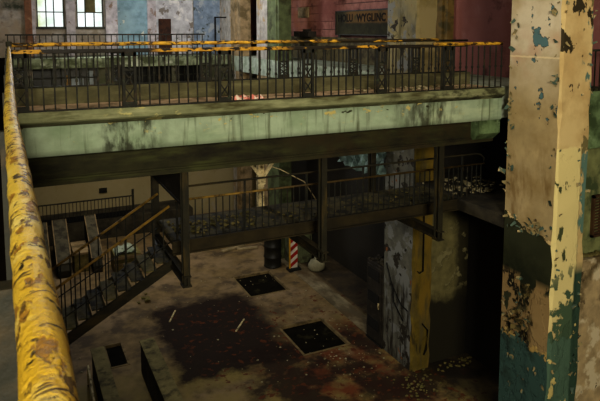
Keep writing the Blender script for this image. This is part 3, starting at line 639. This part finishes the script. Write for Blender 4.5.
# far balcony railing
fr = thing('balcony_railing', (4.5, 31.1, 9.06), 'rusty topped dark railing of the far balcony under the bright windows', 'railing')
o = MB().box(-.1, 9.3, 31.06, 31.14, 10.15, 10.22).build('top_rail', M['iron_back'], fr)
MB().box(-.1, 9.3, 31.08, 31.12, 9.14, 9.18).build('bottom_rail', M['iron_back'], fr)
src = MB().box(-.02, .02, 31.08, 31.12, 9.06, 10.15).build('baluster', M['iron_back'], fr); repeat(src, [(.27*k, 0, 0) for k in range(1, 35)])
dfm = thing('door_frame', (10.6, 30.9, 9.06), 'thin black frame standing at the right end of the far balcony railing', 'frame')
MB().box(9.85, 9.93, 31.06, 31.14, 9.06, 11.1).build('upright', M['cable'], dfm); MB().box(9.85, 10.5, 31.06, 31.14, 11.03, 11.1).build('head', M['cable'], dfm)

# ------------------------------------------------------------------ lower walkway, hangers and stair
wk = thing('walkway', (7, 13.4, 5.62), 'dark lower steel walkway hung beneath the bridge', 'walkway')
MB().box(3.0, 10.72, 12.72, 14.2, 5.84, 5.93).build('deck', M['mezz_deck'], wk)
ec = MB().box(3.0, 11.6, 12.66, 12.69, 5.64, 5.93).box(3.0, 11.6, 12.60, 12.72, 5.62, 5.65).box(3.0, 11.6, 12.60, 12.72, 5.90, 5.93)
ec.build('edge_channel', M['edge_beam'], wk)
MB().box(3.0, 10.72, 14.2, 14.24, 5.64, 5.93).build('edge_channel', M['edge_beam'], wk)
HX = (3.0, 6.06, 9.22)
for hx in HX:
    MB().ibeam((hx, 11.4, 5.50), (hx, 14.4, 5.50), .14, .22).build('cross_beam', M['steel_dark'], wk)
    MB().ibeam((hx, 11.56, 5.42 if hx > 4 else 5.40), (hx, 11.56, 7.72), .13, .18, up=(0, 1, 0)).build('hanger', M['hanger'], wk)
    MB().box(hx-.09, hx+.09, 11.44, 11.68, 5.37, 5.40).build('hanger_plate', M['steel_dark'], wk)
for hx in (3.0, 9.05):
    MB().ibeam((hx, 14.3, 5.6), (hx, 14.3, 7.75), .15, .2, up=(0, 1, 0)).build('rear_hanger', M['steel_dark'], wk)
MB().box(5.62, 5.78, 14.25, 14.4, 5.6, 7.75).build('rear_hanger', M['tan_steel'], wk)
o = MB().bar((5.7, 14.2, 6.66), (5.0, 14.2, 7.6), .075, .07, (0,1,0)).bar((5.7, 14.2, 6.66), (6.4, 14.2, 7.6), .075, .07, (0,1,0)).box(5.6, 5.8, 14.2, 14.25, 6.5, 6.8).build('brace', M['tan_steel'], wk); o['label'] = 'light tan V-shaped brace'
MB().box(2.97, 3.03, 11.68, 14.2, 7.02, 7.69).box(2.95, 3.05, 11.68, 14.2, 6.98, 7.03).build('header_panel', M['cab'], wk)
wr = thing('walkway_railing', (7.3, 12.68, 5.93), 'dark picket railing with ochre middle rail along the lower walkway', 'railing')
zt, zm = 7.09, 6.80
MB().tube([(3.1, 12.68, zt), (11.35, 12.68, zt), (11.5, 12.68, zt-.03), (11.62, 12.68, zt-.13), (11.62, 12.68, zm+.02)], .024, 8).build('top_rail', M['steel_dark'], wr, smooth=True)
o = MB().tube([(3.1, 12.68, zm), (11.64, 12.68, zm)], .026, 8).build('middle_rail', M['ochre_rail'], wr, smooth=True); o['label'] = 'ochre middle rail'
src = MB().box(3.2, 3.222, 12.67, 12.69, 5.93, zm).build('baluster', M['iron'], wr); repeat(src, [(.157*k, 0, 0) for k in range(1, 54)])
src = MB().box(3.1, 3.14, 12.66, 12.70, 5.93, zt).build('post', M['iron'], wr); repeat(src, [(q, 0, 0) for q in (1.55, 3.1, 4.65, 6.2, 7.75)])
# rubble on walkway
rb = MB()
for k in range(120): rb.rock((random.uniform(3.2, 5.2), random.uniform(12.85, 13.9), 5.93), random.uniform(.02, .06))
for k in range(100): rb.rock((random.uniform(5.5, 10.6), random.uniform(12.8, 14), 5.93), random.uniform(.015, .05))
o = rb.build('walkway_rubble', M['chip_tan']); tag(o, 'tan rubble lying along the lower walkway deck', 'rubble', kind='stuff')
rb = MB()
for k in range(110): rb.rock((random.uniform(10.8, 12.8), random.uniform(12.75, 14.3), 5.94), random.uniform(.02, .09))
o = rb.build('mezzanine_rubble', M['chip']); tag(o, 'pale broken rubble heaped on the right mezzanine slab', 'rubble', kind='stuff')
rb = MB()
for k in range(60): rb.rock((random.uniform(11.75, 12.9), random.uniform(9.84, 9.93), 5.0), random.uniform(.04, .08))
o = rb.build('wall_top_rubble', M['chip_tan']); tag(o, 'broken rubble on top of the tan infill wall right of the near pillar', 'rubble', kind='stuff')

st = thing('metal_staircase', (.5, 13.2, 3.3), 'dark steel staircase with ochre handrails descending left from the lower walkway', 'staircase')
SL = .567; X1, X0 = 2.97, -1.4
def zs_(x): return 5.35 + (x - 3.05)*SL     # underside of the stringer
for (yy, nm) in ((12.65, 'stringer'), (13.75, 'stringer')):
    MB().prism([(X1, zs_(X1)), (X1, zs_(X1)+.24), (X0, zs_(X0)+.24), (X0, zs_(X0))], 'y', yy-.03, yy+.03).build(nm, M['steel_dark'], st)
    hz = lambda x: 6.69 + (x - 2.92)*.605
    o = MB().tube([(2.95, yy, hz(2.95)), (X0, yy, hz(X0))], .03, 8).build('handrail', M['ochre_rail'], st, smooth=True); o['label'] = 'ochre handrail'
    MB().tube([(2.95, yy, zs_(2.95)+.62), (X0, yy, zs_(X0)+.62)], .014, 6).build('mid_rail', M['iron'], st, smooth=True)
    src = MB().box(2.8, 2.825, yy-.012, yy+.012, zs_(2.8)+.2, hz(2.8)).build('baluster', M['iron'], st)
    repeat(src, [(-.2*k, 0, -.2*k*.586) for k in range(1, 21)])
for k in range(16):
    x = 2.95 - .27*k; z = zs_(x) + .2
    MB().box(x-.28, x, 12.68, 13.72, z-.03, z).build('tread', M['chip_tan'] if k % 3 == 1 else M['mezz_deck'], st)
MB().box(-2.6, -1.3, 12.6, 13.8, 2.5, 2.8).box(-2.6, -2.4, 12.7, 13.7, 0, 2.5).build('landing', M['concrete_dark'], st)

# ------------------------------------------------------------------ things on the floor
# sloping grey desks beyond the stair
def console(x0, x1, label, dz=0):
    root = thing('machine_console', ((x0+x1)/2, 28.4, 0), label, 'machine', 'sloping machine desks beyond the stair')
    p = [(29.9, 0), (29.9, 1.5+dz), (29.6, 1.68+dz), (29.3, 1.66+dz), (26.9, .46+dz), (26.7, .3), (26.7, 0)]
    MB().prism(p, 'x', x0, x1).build('housing', M['steel_dark'], root, bevel=.02)
    MB().bar(((x0+x1)/2, 29.32, 1.69+dz), ((x0+x1)/2, 26.9, .48+dz), x1-x0+.06, .05).build('sloping_top', M['grey_metal'], root)
    MB().bar((x0-.03, 29.34, 1.68+dz), (x0-.03, 26.9, .47+dz), .04, .14).bar((x1+.03, 29.34, 1.68+dz), (x1+.03, 26.9, .47+dz), .04, .14).build('edge_trim', M['tan_shaft'], root)
console(.75, 1.2, 'grey sloping machine desk beyond the stair, nearest the yellow pipe')
console(1.5, 2.02, 'grey sloping machine desk beyond the stair, second from the yellow pipe', .05)
console(2.9, 3.3, 'narrow grey sloping machine desk beyond the stair, farthest from the yellow pipe', .1)
tb = thing('workbench', (2.5, 28.0, 0), 'tan topped bench standing between two sloping machine desks', 'bench')
MB().box(2.15, 2.8, 27.0, 28.6, .8, .88).build('bench_top', M['tan_shaft'], tb); MB().box(2.18, 2.77, 27.05, 27.15, 0, .8).box(2.18, 2.77, 28.4, 28.5, 0, .8).build('bench_end', M['chip_tan'], tb)
ct = thing('work_crate', (4.25, 26.6, 0), 'tan wooden crate standing beyond the stair under a pale sheet', 'crate')
MB().box(3.7, 4.8, 26.0, 27.2, 0, .85).build('crate_body', M['chip_tan'], ct)
for z in (.1, .45, .75): MB().box(3.66, 4.84, 25.96, 26.0, z-.06, z+.06).build('batten', M['tan_shaft'], ct)
ps = MB(); g = {}
for i in range(9):
    for j in range(7):
        g[i, j] = len(ps.v); ps.v.append((3.75 + .11*i, 26.05 + .17*j, .87 + random.uniform(0, .16)*(0 if i in (0, 8) else 1)))
for i in range(8):
    for j in range(6): ps.f.append((g[i,j], g[i+1,j], g[i+1,j+1], g[i,j+1])); ps.mi.append(0)
o = ps.build('crumpled_sheet', M['gal_fascia'], smooth=True); tag(o, 'pale greenish crumpled sheet lying on the tan crate', 'sheet')
br2 = thing('floor_railing', (3.1, 31.1, 1.0), 'black picket railing along the raised platform at the pale back wall', 'railing')
MB().tube([(.2, 31.12, 2.02), (5.4, 31.12, 2.02)], .035, 8).build('top_rail', M['iron'], br2); MB().box(.2, 5.4, 31.1, 31.14, 1.02, 1.3).build('kick_panel', M['cable'], br2)
src = MB().box(.3, .33, 31.1, 31.14, 1.0, 2.0).build('baluster', M['iron'], br2); repeat(src, [(.17*k, 0, 0) for k in range(1, 30)])
MB().box(5.36, 5.46, 31.06, 31.18, 1.0, 2.35).build('end_post', M['iron'], br2)

# warning beacon
bc = thing('warning_beacon', (10.82, 23.3, 0), 'red and white striped warning board standing at the floor strip', 'warning board')
W, H0, H1 = .17, .12, 1.5
pb = MB().box(10.82-W, 10.82+W, 23.29, 23.33, H0, H1).build('board', M['white_beacon'], bc, bevel=.01)
for k in range(4):
    zb = H0 + .02 + .36*k
    q = [(10.82-W, zb), (10.82+W, zb+.24), (10.82+W, min(zb+.42, H1)), (10.82-W, min(zb+.18, H1))]
    MB().prism(q, 'y', 23.275, 23.29).build('red_stripe', M['red_beacon'], pb)
MB().box(10.82-W-.05, 10.82-W, 23.27, 23.34, H0, H1+.06).box(10.82-W-.05, 10.82+W+.02, 23.27, 23.34, H1, H1+.06).build('yellow_edge', M['yellow_plastic'], bc)
MB().lathe((10.82-.05, 23.31, H1+.06), [(0, 0), (.07, 0), (.09, .05), (.09, .14), (.05, .18), (0, .18)], 14).build('lamp', M['yellow_plastic'], bc)
MB().box(10.82-.28, 10.82+.28, 23.12, 23.5, 0, .12).build('foot', M['rubber'], bc, bevel=.02)
# green steel box behind beacon, sack, drum, planks
gb = thing('steel_locker', (11.5, 24.2, 0), 'dull green steel locker standing behind the striped warning board', 'locker')
MB().box(10.95, 12.0, 23.9, 24.6, 0, 2.2).build('body', M['green_box'], gb, bevel=.02)
for (a, b) in ((11.0, 11.46), (11.49, 11.95)):
    dd = MB().box(a, b, 23.86, 23.9, .1, 2.1).build('door', M['green_box'], gb, bevel=.008); MB().box(b-.08, b-.05, 23.82, 23.86, 1.0, 1.2).build('handle', M['iron'], dd)
sk = MB(); sk.lathe((11.75, 23.0, 0), [(0, 0), (.3, .0), (.38, .12), (.36, .35), (.28, .5), (.12, .56), (.14, .66), (0, .66)], 16)
sk.v = [(v[0] + (v[2]*.1), v[1]*1.0 + random.uniform(-.02, .02), v[2]*.8) for v in sk.v]
o = sk.build('sandbag', M['sack'], smooth=True); tag(o, 'pale dusty sack lying at the foot of the green locker', 'sack')
dr = thing('oil_drum', (10.2, 24.2, 0), 'black open steel drum standing left of the striped warning board', 'drum')
MB().lathe((10.2, 24.2, 0), [(0, .0), (.38, .0), (.40, .02), (.38, .05), (.38, .42), (.41, .45), (.38, .48), (.38, .9), (.41, .93), (.38, .96), (.38, 1.36), (.40, 1.4), (.36, 1.4), (.35, .2), (0, .2)], 24).build('shell', M['barrel'], dr, smooth=True)
MB().tube([(10.2+.3*math.cos(a), 24.2+.3*math.sin(a), 1.43) for a in [k*.6 for k in range(8)]], .03, 6).build('hose', M['tan_steel'], dr)
for i, (x, y, a, L, lb) in enumerate(((9.3, 26.9, .3, 1.3, 'pale plank lying on the floor below the walkway, leftmost'), (9.9, 26.6, -.2, 1.0, 'pale plank lying on the floor near the black drum'))):
    o = MB().bar((x-math.cos(a)*L/2, y-math.sin(a)*L/2, .05), (x+math.cos(a)*L/2, y+math.sin(a)*L/2, .05), .22, .08).build('plank', M['plank'], bevel=.01); tag(o, lb, 'plank', 'loose planks on the floor')
# black cabinet behind the central pillar
cb = thing('switch_cabinet', (11.05, 16.6, 0), 'tall black switch cabinet with torn top behind the central pillar', 'cabinet')
MB().box(10.66, 11.4, 16.12, 17.05, .06, 2.75).build('body', M['cab'], cb, bevel=.015)
dd = MB().box(10.62, 10.66, 16.16, 17.0, .12, 2.65).build('door', M['cab'], cb, bevel=.01)
for z in (.5, 1.4, 2.2): MB().box(10.60, 10.62, 16.25, 16.9, z, z+.35).build('panel', M['rubber'], dd)
MB().box(10.58, 10.62, 16.24, 16.28, 1.3, 1.5).build('handle', M['tan_steel'], dd)
MB().box(10.64, 11.42, 16.1, 17.07, 0, .06).build('plinth', M['rubber'], cb)
tp = MB()
for k in range(24): tp.rock((random.uniform(10.68, 11.35), random.uniform(16.15, 17), 2.75), random.uniform(.05, .13))
o = tp.build('cabinet_rubble', M['concrete_dark']); tag(o, 'torn dark debris lying on top of the black cabinet', 'rubble', kind='stuff')
# crumpled teal sheet hanging from the right gallery
ts = MB(); g = {}; NI, NJ = 34, 14
for i in range(NI+1):
    for j in range(NJ+1):
        y = 19.9 - 4.1*i/NI; zb = 6.15 - .45*math.sin(PI*i/NI*.9)*(.4+.6*i/NI); z = 8.27 + (zb - 8.27)*j/NJ
        f = j/NJ
        g[i, j] = len(ts.v); ts.v.append((10.66 - .25*f*abs(math.sin(i*.9 + j*.5)) - random.uniform(0, .14)*f, y + random.uniform(-.03, .03), z + random.uniform(-.04, .04)*f - .12*abs(math.sin(i*.7))*f))
for i in range(NI):
    for j in range(NJ): ts.f.append((g[i,j], g[i,j+1], g[i+1,j+1], g[i+1,j])); ts.mi.append(0)
o = ts.build('sagging_sheet', M['tarp']); tag(o, 'crumpled teal sheet hanging under the right gallery behind the walkway', 'sheet')
wr_ = MB().tube([(5.8, 14.42, 7.0), (6.3, 14.38, 6.8), (6.9, 14.2, 6.45), (7.2, 14.1, 5.95)], .015, 6).build('conduit', M['tan_steel'], smooth=True)
tag(wr_, 'thin pale conduit hanging slack behind the lower walkway', 'pipe')
# scattered chips on the floor
rb = MB()
def ok(x, y): return not any(h[0]-.1 < x < h[1]+.1 and h[2]-.1 < y < h[3]+.1 for h in PITS) and not (10.6 < x < 13 and 14.4 < y < 17.2) and not (1.5 < x < 3.8 and y < 18.6) and not (8.5 < x < 10.6 and y > 24.5) and not (x < 5 and y > 25.8) and not (4.4 < x < 5.6 and 20.7 < y < 21.9) and not (6.4 < x < 7.6 and 19 < y < 20.2) and not (9.4 < x < 10.6 and y < 14.8) and not (9.6 < x and y > 23)
for k in range(300):
    r = random.random()
    if r < .35: x, y = random.uniform(7.6, 10.5), random.uniform(13.5, 21.5)
    elif r < .55: x, y = random.gauss(9.2, .6), random.gauss(16.2, 1.2)
    elif r < .75: x, y = random.uniform(4, 10.5), random.uniform(22, 27)
    else: x, y = random.uniform(1.5, 10.5), random.uniform(13.5, 24)
    if ok(x, y): rb.rock((x, y, 0), random.choice((.014, .016, .02, .025, .04)))
o = rb.build('floor_rubble', M['chip']); tag(o, 'pale chips of rubble scattered over the stained floor', 'rubble', kind='stuff')
rb = MB()
for h in PITS[:2]:
    for k in range(9): rb.rock((random.uniform(h[0]+.1, h[1]-.1), random.uniform(h[2]+.1, h[3]-.1), -.09), random.uniform(.012, .03))
o = rb.build('pit_rubble', M['chip']); tag(o, 'pale chips lying in the two big floor pits', 'rubble', kind='stuff')
rb = MB()
for k in range(70): rb.rock((random.gauss(10.4, .3), random.gauss(13.9, .35), 0), random.uniform(.02, .06))
for k in range(30): rb.rock((random.uniform(11.5, 12.9), random.uniform(14.1, 14.5), 0), random.uniform(.03, .07))
o = rb.build('pillar_rubble', M['chip_tan']); tag(o, 'tan rubble gathered at the foot of the central pillar', 'rubble', kind='stuff')
for i, (x, y, a, L, lb) in enumerate(((5.0, 21.3, 1.1, .9, 'rusty thin bar lying in the dark spill on the floor, left of two'), (7.0, 19.6, .9, .9, 'rusty thin bar lying in the dark spill on the floor, right of two'))):
    o = MB().bar((x-math.cos(a)*L/2, y-math.sin(a)*L/2, .02), (x+math.cos(a)*L/2, y+math.sin(a)*L/2, .02), .05, .04).build('rusty_bar', M['tan_steel']); tag(o, lb, 'bar', 'rusty bars in the floor spill')
cr = MB()
for k in range(6): cr.rock((4.35+random.gauss(0, .2), 23.2+random.gauss(0, .25), 0), random.uniform(.06, .14))
o = cr.build('floor_scrap', M['chip_tan']); tag(o, 'small tan heap of scrap at the edge of the dark spill', 'rubble', kind='stuff')

# ------------------------------------------------------------------ light
def area(name, loc, target, size, power, c, spread=PI):
    L = bpy.data.lights.new(name, 'AREA'); L.shape = 'SQUARE'; L.size = size; L.energy = power; L.color = c; L.spread = spread
    o = bpy.data.objects.new(name, L); COL.objects.link(o); o.location = loc
    o.rotation_euler = (Vector(target) - Vector(loc)).to_track_quat('-Z', 'Y').to_euler(); return o
area('front_daylight', (-2.0, -11.0, 14.3), (8, 12, 6.5), 4.0, 4300, (1.0, .94, .77))
area('near_warm_fill', (-1.6, -1.2, 12.2), (.5, 2, 10), .7, 20, (1.0, .92, .60))  # unseen fill added to brighten the near yellow pipe
area('overhead_fill', (5, 8.5, 14.8), (5, 10.5, 8), 4.0, 260, (1.0, .90, .72))  # fill added under the closed ceiling to brighten the bridge deck
area('back_window_light', (3.0, 32.0, 12.3), (8, 18, 9.5), 2.5, 420, (.90, .94, 1.0))
area('far_hall_fill', (7.0, 24.5, 14.5), (7, 33, 9.5), 3.0, 410, (.97, .97, 1.0))  # back fill added to wash the far wall
area('red_wall_fill', (5.5, 19, 14.6), (13, 22, 11), 2.0, 190, (1.0, .93, .86))  # fill with no fixture, added to lift the red wall
area('mid_hall_fill', (3.0, 20, 7.6), (10.7, 18, 6.4), 1.5, 75, (1.0, .99, .90))  # added fill that brightens the teal sheet and gallery edge
area('low_back_light', (4, 26, 6.8), (4, 33, 1), 3.0, 80, (1.0, .88, .6))
w = bpy.data.worlds.new('hall_dim'); scn.world = w; w.use_nodes = True
w.node_tree.nodes['Background'].inputs[0].default_value = (.5, .55, .5, 1); w.node_tree.nodes['Background'].inputs[1].default_value = .02

# ------------------------------------------------------------------ camera
cam = bpy.data.cameras.new('camera'); co = bpy.data.objects.new('camera', cam); COL.objects.link(co)
co.location = (0, 0, EYE); co.rotation_euler = (math.radians(90-5.8), 0, math.radians(-25.5))
cam.sensor_width = 36; cam.lens = 611*36/600; cam.shift_y = -109.5/600; cam.clip_start = .05; cam.clip_end = 100
cam.dof.use_dof = True; cam.dof.focus_distance = 12.5; cam.dof.aperture_fstop = 26
scn.camera = co
scn.view_settings.view_transform = 'Standard'; scn.view_settings.look = 'Medium High Contrast'
scn.view_settings.exposure = .3
